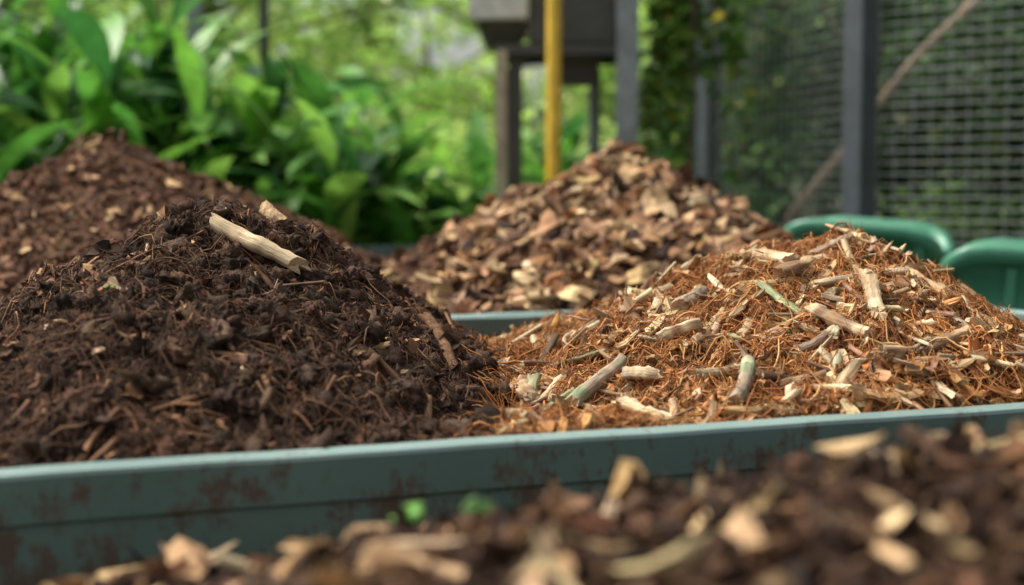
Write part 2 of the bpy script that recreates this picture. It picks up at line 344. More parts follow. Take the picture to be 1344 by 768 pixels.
# ------------------------------------------------------------------ front bin piles (two piles on one fill)
def isR(x,y): return hR(x,y)>hL(x,y)-.01+.02*fbm(x,y,12,99)
def build_front(right):
    A=Acc()
    s=np.linspace(.02,1.555,360)[None,:]
    if not right: t=np.linspace(-1.86,.12,500)[:,None]
    else: t=np.linspace(.12,1.81,400)[:,None]
    t2=t+0*s;s2=s+0*t
    x,y=w(t2,s2);z=H1(x,y)
    k=np.clip((hR(x,y)-hL(x,y))/.03+.5,0,1)[...,None]
    cd=np.array([.050,.029,.019])*(1+.9*fbm(x,y,30,7)[...,None]);cr=np.array([.15,.064,.027])*(1+.9*fbm(x,y,30,7)[...,None])
    grid(A,np.stack([x,y,z],2),cd*(1-k)+cr*k,0)
    def ptz(n,t0,t1,s0=.04,s1=1.4):
        x,y=samp(int(n),t0,t1,s0,s1);m=isR(x,y)==right;return x[m],y[m]
    def on(x,y,dz): return np.stack([x,y,H1(x,y)+dz],1)
    if not right:
        x,y=ptz(62000,-1.3,.65,.04,1.25);n=len(x);sz=np.exp(rng.normal(math.log(.0030),.45,n));clods(A,on(x,y,sz*.3),sz,pick(DK,n,.35),1,4,rough=.35)
        x,y=ptz(4200,-1.3,.65,.04,1.25);n=len(x);sz=np.exp(rng.normal(math.log(.0080),.35,n));clods(A,on(x,y,sz*.1),sz,pick(DK,n,.28),2,4,rough=.32)
        x,y=ptz(620,-1.2,.65,.05,1.0);n=len(x);sz=rng.uniform(.010,.021,n);clods(A,on(x,y,-sz*.1),sz,pick(DK+[(.09,.052,.034,3)],n,.22),3,4)
        x,y=ptz(420,-.35,.65,.04,.9);n=len(x);sz=rng.uniform(.012,.026,n);clods(A,on(x,y,0),sz,pick(DK[:2]+[(.10,.062,.042,3)],n,.22),3,4)
        x,y=ptz(19000,-1.3,.65,.04,1.25);n=len(x);L=np.exp(rng.normal(math.log(.012),.5,n))
        chips(A,on(x,y,L*.10),frames(nrm(H1,x,y),.9),L,L*rng.uniform(.2,.7,n),L*.07,pick(DK+BR[:3],n,.3),.35,1,irregular=.6)
        x,y=ptz(1500,-1.3,.65,.04,1.25);n=len(x);L=rng.uniform(.020,.055,n)
        chips(A,on(x,y,L*.12),frames(nrm(H1,x,y),.55),L,L*rng.uniform(.25,.75,n),L*.07,pick(BR+DK+[(.20,.115,.065,3)],n,.25),.45,1,k=9,irregular=.5)
        x,y=ptz(480,-1.3,.65,.04,.8);n=len(x);L=rng.uniform(.010,.045,n)
        chips(A,on(x,y,L*.2),frames(nrm(H1,x,y),.4),L,L*rng.uniform(.25,.65,n),L*.12,pick(TAN+BR,n,.2),.2,1,k=8,irregular=.45)
        x,y=ptz(34000,-1.3,.62,.04,1.25);n=len(x);fibres(A,H1,x,y,rng.uniform(.015,.080,n),rng.uniform(.0003,.0007,n),pick([(.075,.040,.024,5),(.125,.063,.034,4),(.22,.12,.06,1.0),(.045,.027,.018,5)],n,.25),rng.uniform(.002,.018,n),2.8,6,2)
        x,y=ptz(2000,-1.3,.55,.04,1.25);n=len(x);fibres(A,H1,x,y,rng.uniform(.03,.12,n),rng.uniform(.0008,.0014,n),pick([(.11,.055,.030,5),(.20,.10,.048,3),(.36,.22,.12,.5)],n,.25),rng.uniform(.003,.022,n),1.8,8,2,4)
        x,y=ptz(280,-1.2,.5);n=len(x);scat_sticks(A,H1,x,y,rng.uniform(.03,.09,n),rng.uniform(.0018,.006,n),pick(BR+TAN[3:],n),np.array([.40,.26,.14]),rng.uniform(0,.008,n),3)
        hero(A,H1,-.145,2.40,-.085,2.30,.011,(.22,.12,.065),l0=.008)
        hero(A,H1,-.45,2.56,-.405,2.50,.013,(.32,.20,.11),l0=.014,l1=.010,c2=(.5,.34,.19))
        hero(A,H1,-.82,2.10,-.76,2.04,.005,(.40,.24,.13))
    else:
        x,y=ptz(14000,0,1.8,.04,1.4);n=len(x);sz=np.exp(rng.normal(math.log(.0035),.45,n));clods(A,on(x,y,sz*.3),sz,pick(BR+DK,n,.3),1,4)
        x,y=ptz(42000,-.1,1.75,.03,1.4);n=len(x);fibres(A,H1,x,y,rng.uniform(.025,.12,n),rng.uniform(.0004,.0010,n),pick(OR,n,.22),rng.uniform(.004,.028,n),2.6,8,2)
        x,y=ptz(4200,-.1,1.75,.03,1.4);n=len(x);fibres(A,H1,x,y,rng.uniform(.03,.13,n),rng.uniform(.001,.0020,n),pick(OR+[(.57,.35,.16,1.5)],n,.22),rng.uniform(.006,.028,n),1.4,8,2,4)
        x,y=ptz(4600,-.1,1.75,.04,1.3);n=len(x);L=np.exp(rng.normal(math.log(.018),.4,n))
        chips(A,on(x,y,L*.2+.003),frames(nrm(H1,x,y),.6),L,L*rng.uniform(.2,.6,n),L*.10,pick(OR+BR+[(.50,.32,.16,2)],n,.25),.3,1,irregular=.5)
        x,y=ptz(1250,-.1,1.75,.04,1.2);n=len(x);L=rng.uniform(.025,.10,n)
        chips(A,on(x,y,.014),frames(nrm(H1,x,y),.3),L,L*rng.uniform(.12,.30,n),L*.09,pick(TAN+OR[2:3],n,.22),.1,3,k=8,irregular=.4)
        x,y=ptz(1100,-.1,1.0,.04,.42);n=len(x);L=rng.uniform(.015,.060,n)
        chips(A,on(x,y,.010),frames(nrm(H1,x,y),.4),L,L*rng.uniform(.25,.7,n),L*.10,pick(TAN+OR,n,.22),.18,1,k=8,irregular=.45)
        x,y=ptz(560,-.05,1.7,.05,1.15);n=len(x);scat_sticks(A,H1,x,y,rng.uniform(.035,.13,n),rng.uniform(.003,.0095,n),pick([(.50,.34,.19,5),(.31,.18,.10,3),(.60,.45,.27,4),(.32,.30,.17,1.5),(.18,.11,.07,3)],n,.2),np.array([.65,.48,.28]),rng.uniform(.006,.017,n),3)
        pale=(.63,.48,.29);tan=(.52,.36,.20);gry=(.38,.29,.20);lic=(.34,.37,.21);grn=(.31,.36,.17);brn=(.28,.165,.09)
        T=(.66,.49,.29)
        for a in [(.456,2.72,.503,2.55,.013,tan,T,.012,.016,pale),(.479,2.50,.575,2.62,.014,brn,T,.014,.012,tan),
          (.524,2.47,.688,2.48,.0085,gry,T,.022,.020,pale),(.601,2.42,.590,2.26,.010,tan,T,.012,.018,pale),
          (.419,2.42,.500,2.31,.0075,grn,T,.016,.012,lic),(.490,2.325,.552,2.20,.012,pale,T,.012,.012,brn),
          (.300,2.50,.341,2.58,.011,tan,T,.02,.012,gry),(.325,2.05,.362,2.15,.010,lic,T,.010,.034,gry),
          (.089,2.14,.178,2.30,.0105,lic,T,.010,.018,gry),(.13,2.60,.255,2.60,.006,(.50,.46,.26),T,.02,.03,pale),
          (-.008,2.08,.086,2.05,.0095,pale,T,.008,.008,tan),(.155,2.10,.232,2.03,.010,pale,T,.012,.006,T),
          (.176,2.22,.236,2.20,.009,gry,T,.012,.012,pale),(.645,2.74,.675,2.70,.014,(.56,.42,.19),T,.006,.006,pale),
          (.727,2.37,.771,2.27,.011,brn,T,.012,.012,gry),(.70,2.60,.770,2.51,.012,brn,T,.000,.000,tan),
          (.012,2.38,.034,2.25,.011,brn,T,.018,.01,tan),(.451,2.23,.513,2.25,.010,(.25,.17,.12),T,.01,.01,gry),
          (.30,2.30,.36,2.42,.007,brn,T,.012,.014,tan),(.56,2.70,.64,2.68,.009,gry,T,.010,.010,brn),(.40,2.10,.47,2.12,.007,brn,T,.008,.008,tan),
          (.64,2.20,.72,2.24,.008,tan,T,.01,.01,brn),(.22,2.68,.30,2.72,.010,pale,T,.008,.010,tan),(.08,2.30,.03,2.20,.008,pale,T,.01,.01,tan),
          (.36,2.20,.28,2.14,.008,pale,T,.01,.012,tan),(.52,2.13,.60,2.16,.007,pale,T,.01,.012,tan),(.24,2.36,.31,2.33,.008,pale,T,.01,.012,brn)]:
            hero(A,H1,a[0],a[1],a[2],a[3],a[4]*1.25,a[5],a[6],a[7]+.004,a[8]+.004,a[9],mat=3,sj=.2)
    for (gx,gy) in ([(-.60,2.12)] if not right else [(.27,2.55),(.44,2.27),(-.03,2.03),(.20,2.36)]):
        n=4;xx=gx+rng.normal(0,.004,n);yy=gy+rng.normal(0,.004,n);L=rng.uniform(.010,.018,n)
        chips(A,np.stack([xx,yy,H1(xx,yy)+.014],1),frames(np.tile([0,-.3,1.],(n,1)),.4),L,L*.6,L*.04,pick([(.12,.30,.04,1),(.17,.36,.06,1)],n),.2,5,k=8,smooth=True)
    return A.obj('dark_compost_pile' if not right else 'coir_mulch_pile',PILEM)
build_front(False);build_front(True)
A=Acc();hero(A,H1,-.505,2.40,-.350,2.33,.0175,(.56,.42,.25),(.66,.50,.30),.016,.022,(.64,.49,.30),mat=0,bend=.003,taper=.08,sj=.09);A.obj('wooden_stick',[M_stick])
# ------------------------------------------------------------------ rear bin piles
def build_rear(which):
    A=Acc()
    s=np.linspace(1.645,5.35,260)[None,:];q=np.linspace(0,1,260)[:,None]
    mid=lambda s:.35+ .36*(s-1.6)
    lo=(mid(s) if which==0 else -2.58+0*s);hi=(T1r(s)-.015 if which==0 else mid(s))
    t=lo+q*(hi-lo);s2=s+0*t;x,y=w(t,s2)
    base=np.array([.13,.070,.040]) if which==0 else np.array([.12,.062,.036])
    grid(A,np.stack([x,y,H2(x,y)],2),base*(1+.8*fbm(x,y,15,7)[...,None]),0)
    def pt(n,cx,cy,R):
        a=rng.uniform(0,6.283,int(n));r=R*rng.uniform(0,1,int(n))**.5*1.
        x=cx+np.cos(a)*r;y=cy+np.sin(a)*r*np.where(np.sin(a)<0,1.15,.8)
        t,s=ts(x,y);m=(s>1.68)&(s<5.25)&(t<T1r(s)-.06)&(t>-2.5)&((t>mid(s))==(which==0));return x[m],y[m]
    def on(x,y,dz): return np.stack([x,y,H2(x,y)+dz],1)
    if which==0:
        P=[(.26,.14,.074,4),(.13,.070,.042,4),(.40,.235,.125,4),(.58,.39,.215,4),(.055,.035,.027,2.5),(.38,.19,.085,2)]
        x,y=pt(10000,.35,4.9,1.75);n=len(x);L=np.exp(rng.normal(math.log(.050),.38,n))
        chips(A,on(x,y,L*.2),frames(nrm(H2,x,y),.5),L,L*rng.uniform(.4,.95,n),L*.11,pick(P,n,.22),.28,1,irregular=.45)
        x,y=pt(3000,.35,4.9,1.75);n=len(x);L=rng.uniform(.055,.115,n)
        chips(A,on(x,y,L*.25),frames(nrm(H2,x,y),.45),L,L*rng.uniform(.4,.85,n),L*.09,pick(P+TAN,n,.2),.25,1,k=8,irregular=.4)
        x,y=pt(5000,.35,4.9,1.75);n=len(x);sz=rng.uniform(.006,.020,n);clods(A,on(x,y,sz*.4),sz,pick(DK+BR,n,.25),1,4)
        x,y=pt(3500,-.5,5.6,1.4);n=len(x);L=rng.uniform(.03,.08,n);chips(A,on(x,y,L*.2),frames(nrm(H2,x,y),.4),L,L*.6,L*.1,pick(P+TAN,n,.2),.2,1)
        return A.obj('wood_chip_pile',PILEM)
    P=[(.18,.092,.050,4),(.13,.067,.039,4),(.25,.135,.075,3),(.42,.27,.15,1.2),(.08,.045,.029,3)]
    x,y=pt(22000,-1.25,4.6,1.5);n=len(x);L=np.exp(rng.normal(math.log(.019),.5,n))
    chips(A,on(x,y,L*.2),frames(nrm(H2,x,y),.6),L,L*rng.uniform(.25,.8,n),L*.12,pick(P,n,.22),.28,1,irregular=.5)
    x,y=pt(1100,-1.25,4.6,1.5);n=len(x);L=rng.uniform(.035,.080,n)
    chips(A,on(x,y,L*.25),frames(nrm(H2,x,y),.4),L,L*rng.uniform(.3,.8,n),L*.1,pick(P+TAN[1:2],n,.2),.25,1,irregular=.45)
    x,y=pt(14000,-1.25,4.6,1.5);n=len(x);sz=rng.uniform(.004,.013,n);clods(A,on(x,y,sz*.4),sz,pick(P[:3],n,.25),1,4)
    return A.obj('bark_mulch_pile',PILEM)
build_rear(0);build_rear(1)
# ------------------------------------------------------------------ foreground pile
A=Acc()
t=np.linspace(-1.02,1.77,330)[:,None];s=np.linspace(-1.57,-.09,180)[None,:];t=t+0*s;s=s+0*t;x,y=w(t,s)
grid(A,np.stack([x,y,H0(x,y)],2),np.array([.055,.031,.020])*(1+.8*fbm(x,y,20,7)[...,None]),0)
def pt0(n):
    x=rng.uniform(-.50,1.3,int(n));y=rng.uniform(.55,1.75,int(n));t,s=ts(x,y);m=(s<-.13)&(s>-1.5)&(t>-.95)&(H0(x,y)>.56);return x[m],y[m]
def on0(x,y,dz): return np.stack([x,y,H0(x,y)+dz],1)
x,y=pt0(9000);n=len(x);sz=np.exp(rng.normal(math.log(.005),.4,n));clods(A,on0(x,y,sz*.3),sz,pick(DK,n,.25),1,4)
x,y=pt0(260);n=len(x);sz=rng.uniform(.010,.020,n);clods(A,on0(x,y,sz*.2),sz,pick(DK+[(.10,.055,.034,4)],n,.2),3,4)
x,y=pt0(5600);n=len(x);L=rng.uniform(.018,.060,n)
chips(A,on0(x,y,L*.2),frames(nrm(H0,x,y),.8),L,L*rng.uniform(.2,.65,n),L*.06,pick(BR+DK+DK+[(.40,.25,.125,1.3)],n,.2),.35,1,irregular=.6)
x,y=pt0(520);n=len(x);L=rng.uniform(.03,.095,n)
chips(A,on0(x,y,L*.22),frames(nrm(H0,x,y),.55),L,L*rng.uniform(.22,.6,n),L*.05,pick(TAN,n,.2),.28,1,k=9,irregular=.6)
x,y=pt0(3000);n=len(x);fibres(A,H0,x,y,rng.uniform(.02,.07,n),rng.uniform(.0005,.0012,n),pick(BR,n,.25),rng.uniform(.003,.016,n),2,6,2)
x,y=pt0(90);n=len(x);scat_sticks(A,H0,x,y,rng.uniform(.04,.12,n),rng.uniform(.003,.008,n),pick(TAN+BR,n),np.array([.6,.43,.24]),rng.uniform(.003,.012,n),3)
for gx,gy in[(-.095,1.22),(-.03,1.16)]:
    n=3;xx=gx+rng.normal(0,.006,n);yy=gy+rng.normal(0,.006,n);L=rng.uniform(.020,.028,n)
    chips(A,np.stack([xx,yy,H0(xx,yy)+.030],1),frames(np.tile([0,-.5,1.],(n,1)),.3),L,L*.8,L*.04,pick([(.16,.36,.06,1)],n),.2,5,k=8,smooth=True)
A.obj('wood_chip_pile',PILEM)
# ------------------------------------------------------------------ steel bins
def wall(name,a,b,parent,rim=RIM):
    """pressed steel side: folded rim, recessed panel, ribs; 'outer' side is to the right of a->b"""
    a=np.array(a,float);b=np.array(b,float);d=(b-a);Ln=np.linalg.norm(d);d/=Ln;n=np.array([d[1],-d[0]])
    bm=bmesh.new()
    r=.004
    prof=[(-.020,rim-.045),(-.020,rim-r),(-.020+r,rim),(.018-r,rim),(.0205,rim-.002),(.022,rim-r-.003),(.022,rim-.058),(.020,rim-.061),(.017,rim-.063),(.017,.06),(.020,.05),(.020,.0),(-.004,.0),(-.004,rim-.05),(-.016,rim-.05)]
    vs=[]
    K=max(2,int(Ln/.05))
    for i in range(K+1):
        q=a+d*Ln*i/K
        wob=.0010*math.sin(i*.7)+.0006*math.sin(i*1.9)
        vs.append([bm.verts.new((q[0]+n[0]*(o+wob*.6),q[1]+n[1]*(o+wob*.6),z+(wob*.6 if z>rim-.1 else 0))) for o,z in prof])
    m=len(prof)
    for i in range(K):
        for j in range(m):
            j2=(j+1)%m
            f=bm.faces.new((vs[i][j],vs[i+1][j],vs[i+1][j2],vs[i][j2]));f.smooth=False
            f.material_index=1 if j in(1,2,3,4) else 0  # rim top faces get the painted highlight
    bm.faces.new(vs[0]);bm.faces.new(vs[-1][::-1])
    bmesh.ops.recalc_face_normals(bm,faces=bm.faces)
    k=max(1,int(Ln/.62))
    for i in range(k+1):
        c=a+d*(.02+(Ln-.04)*i/k)
        for (o0,o1,w2,z0,z1) in[(.0172,.0215,.018,.062,rim-.066)]:
            pts=[]
            for z in(z0,z1):
                for u_,o in((-w2,o0),(-w2*.6,o1),(w2*.6,o1),(w2,o0)):
                    p=c+d*u_+n*o;pts.append(bm.verts.new((p[0],p[1],z)))
            for j in range(3): bm.faces.new((pts[j],pts[j+1],pts[4+j+1],pts[4+j]))
            bm.faces.new(pts[3::-1]);bm.faces.new(pts[4:8])
    me=D.meshes.new(name);bm.to_mesh(me);bm.free()
    me.materials.append(M_teal);me.materials.append(M_teal_hi)
    o=D.objects.new(name,me);S.collection.objects.link(o);o.parent=parent;return o
def binbox(corners,names,base='compost_bin',rim=RIM):
    p=empty(base)
    for i,nm in enumerate(names):
        a=np.array(corners[i]);b=np.array(corners[(i+1)%4]);dd=(b-a)/np.linalg.norm(b-a)
        e=.0225 if i%2==1 else -.0215
        wall(nm,a-dd*(-e),b+dd*(-e),p,rim)
    return p
NM=['front_wall','right_wall','back_wall','left_wall']
binbox([w(-1.9,0),w(1.83,0),w(1.83,1.576),w(-1.9,1.576)],NM)
binbox([w(-2.6,1.64),w(1.80,1.64),w(2.63,5.41),w(-2.6,5.41)],NM)
binbox([w(-1.05,-1.6),w(1.8,-1.6),w(1.8,-.07),w(-1.05,-.07)],NM,rim=.54)
# ------------------------------------------------------------------ green plastic tubs
def plastic():
    m,nt,b=newmat('green_plastic');L=nt.links.new
    geo=N(nt,'ShaderNodeNewGeometry');n=N(nt,'ShaderNodeTexNoise',inp={'Scale':6.0,'Detail':8.0,'Roughness':.7});L(geo.outputs['Position'],n.inputs['Vector'])
    r=ramp(nt,[(.3,(.045,.18,.105,1)),(.6,(.065,.24,.145,1)),(.8,(.14,.24,.15,1))]);L(n.outputs['Fac'],r.inputs[0]);L(r.outputs[0],b.inputs['Base Color'])
    b.inputs['Roughness'].default_value=.40
    return m
M_pl=plastic()
def tub(p_left,ang,LX=.95,LY=.62,Ht=.95,tilt=0,ribs=(-.22,0,.22)):
    bm=bmesh.new()
    def ringpts(hx,hy,r,z,drop=0):
        out=[]
        for cx,cy,a0 in((hx-r,hy-r,0),(-hx+r,hy-r,90),(-hx+r,-hy+r,180),(hx-r,-hy+r,270)):
            for k in range(9):
                a=math.radians(a0+k*90/8)
                X=cx+r*math.cos(a);Y=cy+r*math.sin(a)
                cn=max(0,(abs(X)-(hx-.15))/.15)
                out.append((X,Y,z-drop*(1-math.sqrt(max(0,1-min(1,cn)**2)))))
        out2=[]
        m=len(out)
        for i in range(m):
            p,q=out[i],out[(i+1)%m];out2.append(p)
            if abs(p[0]-q[0])>.12:
                for u_ in np.linspace(0,1,13)[1:-1]:
                    X=p[0]+(q[0]-p[0])*u_;cn=max(0,(abs(X)-(hx-.15))/.15)
                    out2.append((X,p[1]+(q[1]-p[1])*u_,z-drop*(1-math.sqrt(max(0,1-min(1,cn)**2)))))
        return out2
    hx,hy=LX/2,LY/2
    dr=.09
    prof=[(hx-.09,hy-.09,.08,0.02,0),(hx-.075,hy-.075,.08,.15,0),(hx-.03,hy-.03,.08,Ht-.20,0),(hx-.022,hy-.022,.08,Ht-.06,dr),(hx,hy,.09,Ht-.058,dr),(hx+.004,hy+.004,.09,Ht-.02,dr),(hx,hy,.09,Ht-.004,dr),(hx-.012,hy-.012,.09,Ht,dr),(hx-.03,hy-.03,.09,Ht-.004,dr),(hx-.036,hy-.036,.09,Ht-.05,dr),(hx-.09,hy-.09,.08,.16,0),(hx-.12,hy-.12,.08,.05,0)]
    rings=[[bm.verts.new(q) for q in ringpts(*p)] for p in prof]
    m=min(len(r) for r in rings)
    for i in range(len(rings)-1):
        for j in range(m):
            f=bm.faces.new((rings[i][j],rings[i][(j+1)%m],rings[i+1][(j+1)%m],rings[i+1][j]));f.smooth=True
    bm.faces.new(rings[0][::-1]);bm.faces.new(rings[-1])
    for sgn in(-1,1):
        for rx in ribs:
            pts=[]
            for z,off in((.15,-.077),(Ht-.07,-.030)):
                for dx,e in((-.02,.0),(-.012,.016),(.012,.016),(.02,.0)):
                    pts.append(bm.verts.new((rx+dx,sgn*(hy+off+e),z)))
            for j in range(3): bm.faces.new((pts[j],pts[j+1],pts[5+j],pts[4+j]))
            bm.faces.new(pts[4:8]);bm.faces.new(pts[3::-1])
    bmesh.ops.recalc_face_normals(bm,faces=bm.faces)
    me=D.meshes.new('plastic_tub');bm.to_mesh(me);bm.free();me.materials.append(M_pl)
    o=D.objects.new('plastic_tub',me);S.collection.objects.link(o)
    ca,sa=math.cos(ang),math.sin(ang)
    o.location=(p_left[0]-(-hx*ca+hy*sa),p_left[1]-(-hx*sa-hy*ca),0);o.rotation_euler=(0,math.radians(tilt),ang)
    return o
tub((.93,5.35),math.radians(-24),LX=.60,LY=.46,Ht=.985,tilt=4)
tub((1.225,4.25),math.radians(-22),LX=.76,LY=.46,Ht=.935,tilt=3,ribs=(-.17,.19))
# ------------------------------------------------------------------ ground
def groundmat():
    m,nt,b=newmat('packed_earth');L=nt.links.new
    geo=N(nt,'ShaderNodeNewGeometry');n=N(nt,'ShaderNodeTexNoise',inp={'Scale':.8,'Detail':10.0,'Roughness':.65});L(geo.outputs['Position'],n.inputs['Vector'])
    r=ramp(nt,[(.35,(.12,.10,.065,1)),(.5,(.14,.14,.08,1)),(.65,(.12,.19,.06,1))]);L(n.outputs['Fac'],r.inputs[0]);L(r.outputs[0],b.inputs['Base Color'])
    b.inputs['Roughness'].default_value=.95
    n2=N(nt,'ShaderNodeTexNoise',inp={'Scale':30.0,'Detail':6.0});L(geo.outputs['Position'],n2.inputs['Vector'])
    bp=N(nt,'ShaderNodeBump',inp={'Strength':.6,'Distance':.02});L(n2.outputs['Fac'],bp.inputs['Height']);L(bp.outputs[0],b.inputs['Normal'])
    return m
me=D.meshes.new('ground');me.from_pydata([(-400,-400,0),(400,-400,0),(400,400,0),(-400,400,0)],[],[(0,1,2,3)]);me.materials.append(groundmat())
o=D.objects.new('ground',me);S.collection.objects.link(o)
# ------------------------------------------------------------------ foliage
M_stem=organic('stem',.7,1.2,.6,.3,(20,60,60))
M_bark=organic('tree_bark',.5,1.3,.9,.8,(3,14,14),.01)
def leaves(A,base,az,el,L,W,droop,col,mat=0,seg=6,fold=.25):
    n=len(base);pos=base.copy();C=[pos];e=el.copy()
    for i in range(seg):
        st=L/seg;d=np.stack([np.cos(az)*np.cos(e),np.sin(az)*np.cos(e),np.sin(e)],1)
        pos=pos+d*st[:,None];C.append(pos);e=e-droop/seg
    C=np.stack(C,1);side=np.stack([-np.sin(az),np.cos(az),0*az],1)
    tw=rng.normal(0,.35,n);side=norm(side+np.stack([0*tw,0*tw,tw],1))
    t=np.linspace(0,1,seg+1);wd=np.sin(np.pi*np.clip(t,.02,1)**.75)*W[:,None]*.5;wd[:,-1]=.001
    mid=C.copy();mid[:,:,2]-=wd*fold
    V=np.stack([C-side[:,None]*wd[...,None],mid,C+side[:,None]*wd[...,None]],2).reshape(n,-1,3)
    f=[]
    for i in range(seg):
        for j in range(2): f.append((i*3+j,i*3+j+1,(i+1)*3+j+1,(i+1)*3+j))
    cc=np.repeat(col[:,None,:],(seg+1)*3,1)
    A.add(V,f,cc,None,True,mat)
def ginger(cx,cy,h,ns=12,spread=.35,bright=1.0,name='ginger_plant'):
    A=Acc()
    for i in range(ns):
        a=rng.uniform(0,6.283);r=spread*rng.uniform(0,1)**.5*.6
        hh=h*rng.uniform(.6,1.05);lean=rng.uniform(.05,.35)
        tt=np.linspace(0,1,8)
        bx=cx+r*math.cos(a);by=cy+r*math.sin(a)
        C=np.stack([bx+math.cos(a)*lean*hh*tt**1.8,by+math.sin(a)*lean*hh*tt**1.8,hh*tt],1)
        tubes(A,C[None],(.012*(1-.6*tt))[None],np.array([[.12,.24,.05]]),6,1)
        nl=int(hh/.13);k=np.linspace(.3,1,nl)
        P=np.stack([np.interp(k,tt,C[:,j]) for j in range(3)],1)
        plane=rng.uniform(0,6.283)
        az=plane+np.where(np.arange(nl)%2==0,0,np.pi)+rng.normal(0,.4,nl)
        leaves(A,P,az,rng.uniform(.6,1.35,nl),rng.uniform(.48,.78,nl)*(.75+.25*min(h,1.8)/1.6),rng.uniform(.10,.165,nl),rng.uniform(.6,2.0,nl),
               pick([(.145*bright,.37*bright,.045*bright,4),(.09*bright,.27*bright,.04*bright,4),(.23*bright,.47*bright,.07*bright,2.5),(.035,.125,.028,3)],nl,.2),0)
    return A.obj(name,[M_leaf,M_stem])
for (cx,cy,h,ns,sp,b) in [(-2.75,7.3,1.95,12,.5,1),(-2.3,7.0,1.75,12,.5,.95),(-2.55,8.2,2.0,10,.5,1.0),(-1.95,7.75,1.72,12,.45,1.0),(-1.55,7.55,1.55,11,.4,1.0),
    (-1.15,7.7,1.45,11,.4,1.0),(-.85,7.85,1.22,10,.35,1.05),(-.55,8.1,1.02,10,.32,1.1),(-1.45,8.5,1.62,10,.45,1.1),(-.95,8.7,1.4,10,.4,1.1),
    (-3.2,8.0,2.0,10,.5,.9),(-.15,8.7,1.15,10,.3,1),(.15,9.4,1.35,10,.35,.9),(-2.1,8.8,1.9,10,.5,.9),(.65,9.0,1.15,9,.3,.8)]:
    ginger(cx,cy,h,ns,sp,b)
def leafcloud(A,centres,radii,n,size,pal,mat=0,flat=.8):
    idx=rng.choice(len(centres),n,p=radii**2/np.sum(radii**2))
    d=norm(rng.normal(0,1,(n,3)));r=radii[idx]*rng.uniform(.35,1.05,n)**.6
    P=centres[idx]+d*r[:,None]*np.array([1,1,flat])
    F=frames(norm(d+np.array([0,0,.6])),.55)
    L=size*rng.uniform(.6,1.3,n);W=L*rng.uniform(.45,.7,n)
    V=np.stack([np.stack([-L/2,0*L,0*L],1),np.stack([-L*.1,-W/2,L*.06],1),np.stack([L/2,0*L,-L*.08],1),np.stack([-L*.1,W/2,L*.06],1)],1)
    clump=np.exp(rng.normal(0,.3,len(centres)))[idx][:,None]
    A.add(place(V,F,P),[(0,1,2),(0,2,3)],pick(pal,n,.22)*clump,None,False,mat)
def tree_mesh(name,h,cr,pal,nl,lsize,x,y,rot=0,mesh=None,trunk=.14,low=.35):
    if mesh is None:
        A=Acc();cent=[];rad=[]
        tt=np.linspace(0,1,9);wx=.12*np.sin(tt*3+rng.uniform(0,6));wy=.1*np.sin(tt*4+rng.uniform(0,6))
        C=np.stack([wx,wy,tt*h*.85],1);tubes(A,C[None],(trunk*(1-.8*tt))[None],np.array([[.15,.12,.08]]),9,1,sidejit=.08)
        for i in range(16):
            f=rng.uniform(low,.95);a=i*2.4+rng.uniform(-.4,.4);ln=cr*rng.uniform(.55,1.0)*(1.1-.5*abs(f-.55))
            b=np.array([np.interp(f,tt,wx),np.interp(f,tt,wy),f*h*.85]);q=np.linspace(0,1,6)
            up=rng.uniform(.2,.6)
            CC=b+np.stack([np.cos(a)*ln*q,np.sin(a)*ln*q,ln*up*q**1.3],1)
            tubes(A,CC[None],(trunk*.35*(1-.8*q))[None],np.array([[.15,.12,.08]]),6,1)
            for u_ in(.55,.8,1.02):
                cent.append(b+np.array([math.cos(a)*ln*u_,math.sin(a)*ln*u_,ln*up*u_**1.3])+rng.normal(0,cr*.08,3));rad.append(cr*rng.uniform(.16,.30))
        leafcloud(A,np.array(cent),np.array(rad),nl,lsize,pal)
        o=A.obj(name,[M_tree,M_bark])
    else:
        o=D.objects.new(name,mesh);S.collection.objects.link(o)
    o.location=(x,y,0);o.rotation_euler=(0,0,rot);return o
M_tree=leafmat('tree_leaf',.5,.6,.3)
YG=[(.42,.60,.15,4),(.33,.51,.12,3),(.52,.66,.21,2),(.21,.36,.08,1)]  # leaf colour raised to carry the backlit brightness of the far trees
MG=[(.19,.34,.08,4),(.26,.43,.10,3),(.12,.23,.055,3)]
DG=[(.050,.105,.034,4),(.080,.15,.04,3),(.028,.065,.022,3),(.18,.22,.05,.5)]
t1=tree_mesh('broadleaf_tree',6.5,2.6,YG,4600,.19,-3.6,17.5,low=.2).data
t2=tree_mesh('broadleaf_tree',7.5,3.0,MG,4500,.22,-7.8,17).data
t3=tree_mesh('broadleaf_tree',5.2,2.0,DG,7500,.17,3.9,12.5,low=.15).data
for (m,x,y,r) in[(t1,.2,20.5,1),(t1,3.2,22,2.3),(t1,-6.0,25,1.7),(t1,-1.8,28,4),(t2,1.5,34,3),(t2,-10,26,5),(t2,7.5,22,2.6),(t3,5.2,11.0,1.2),(t3,2.6,12.2,3.0),(t3,6.2,14,2.2),(t2,10.5,25,.5),(t2,-13,19,.9),(t1,5.5,30,5),(t3,4.6,9.0,3.3),(t1,-5,38,2),(t2,4,40,1),(t2,-10,38,.2),(t2,11,37,1.4),(t2,-16,32,2.4),(t2,17,32,3.4)]:
    tree_mesh('broadleaf_tree',0,0,None,0,0,x,y,r,m)
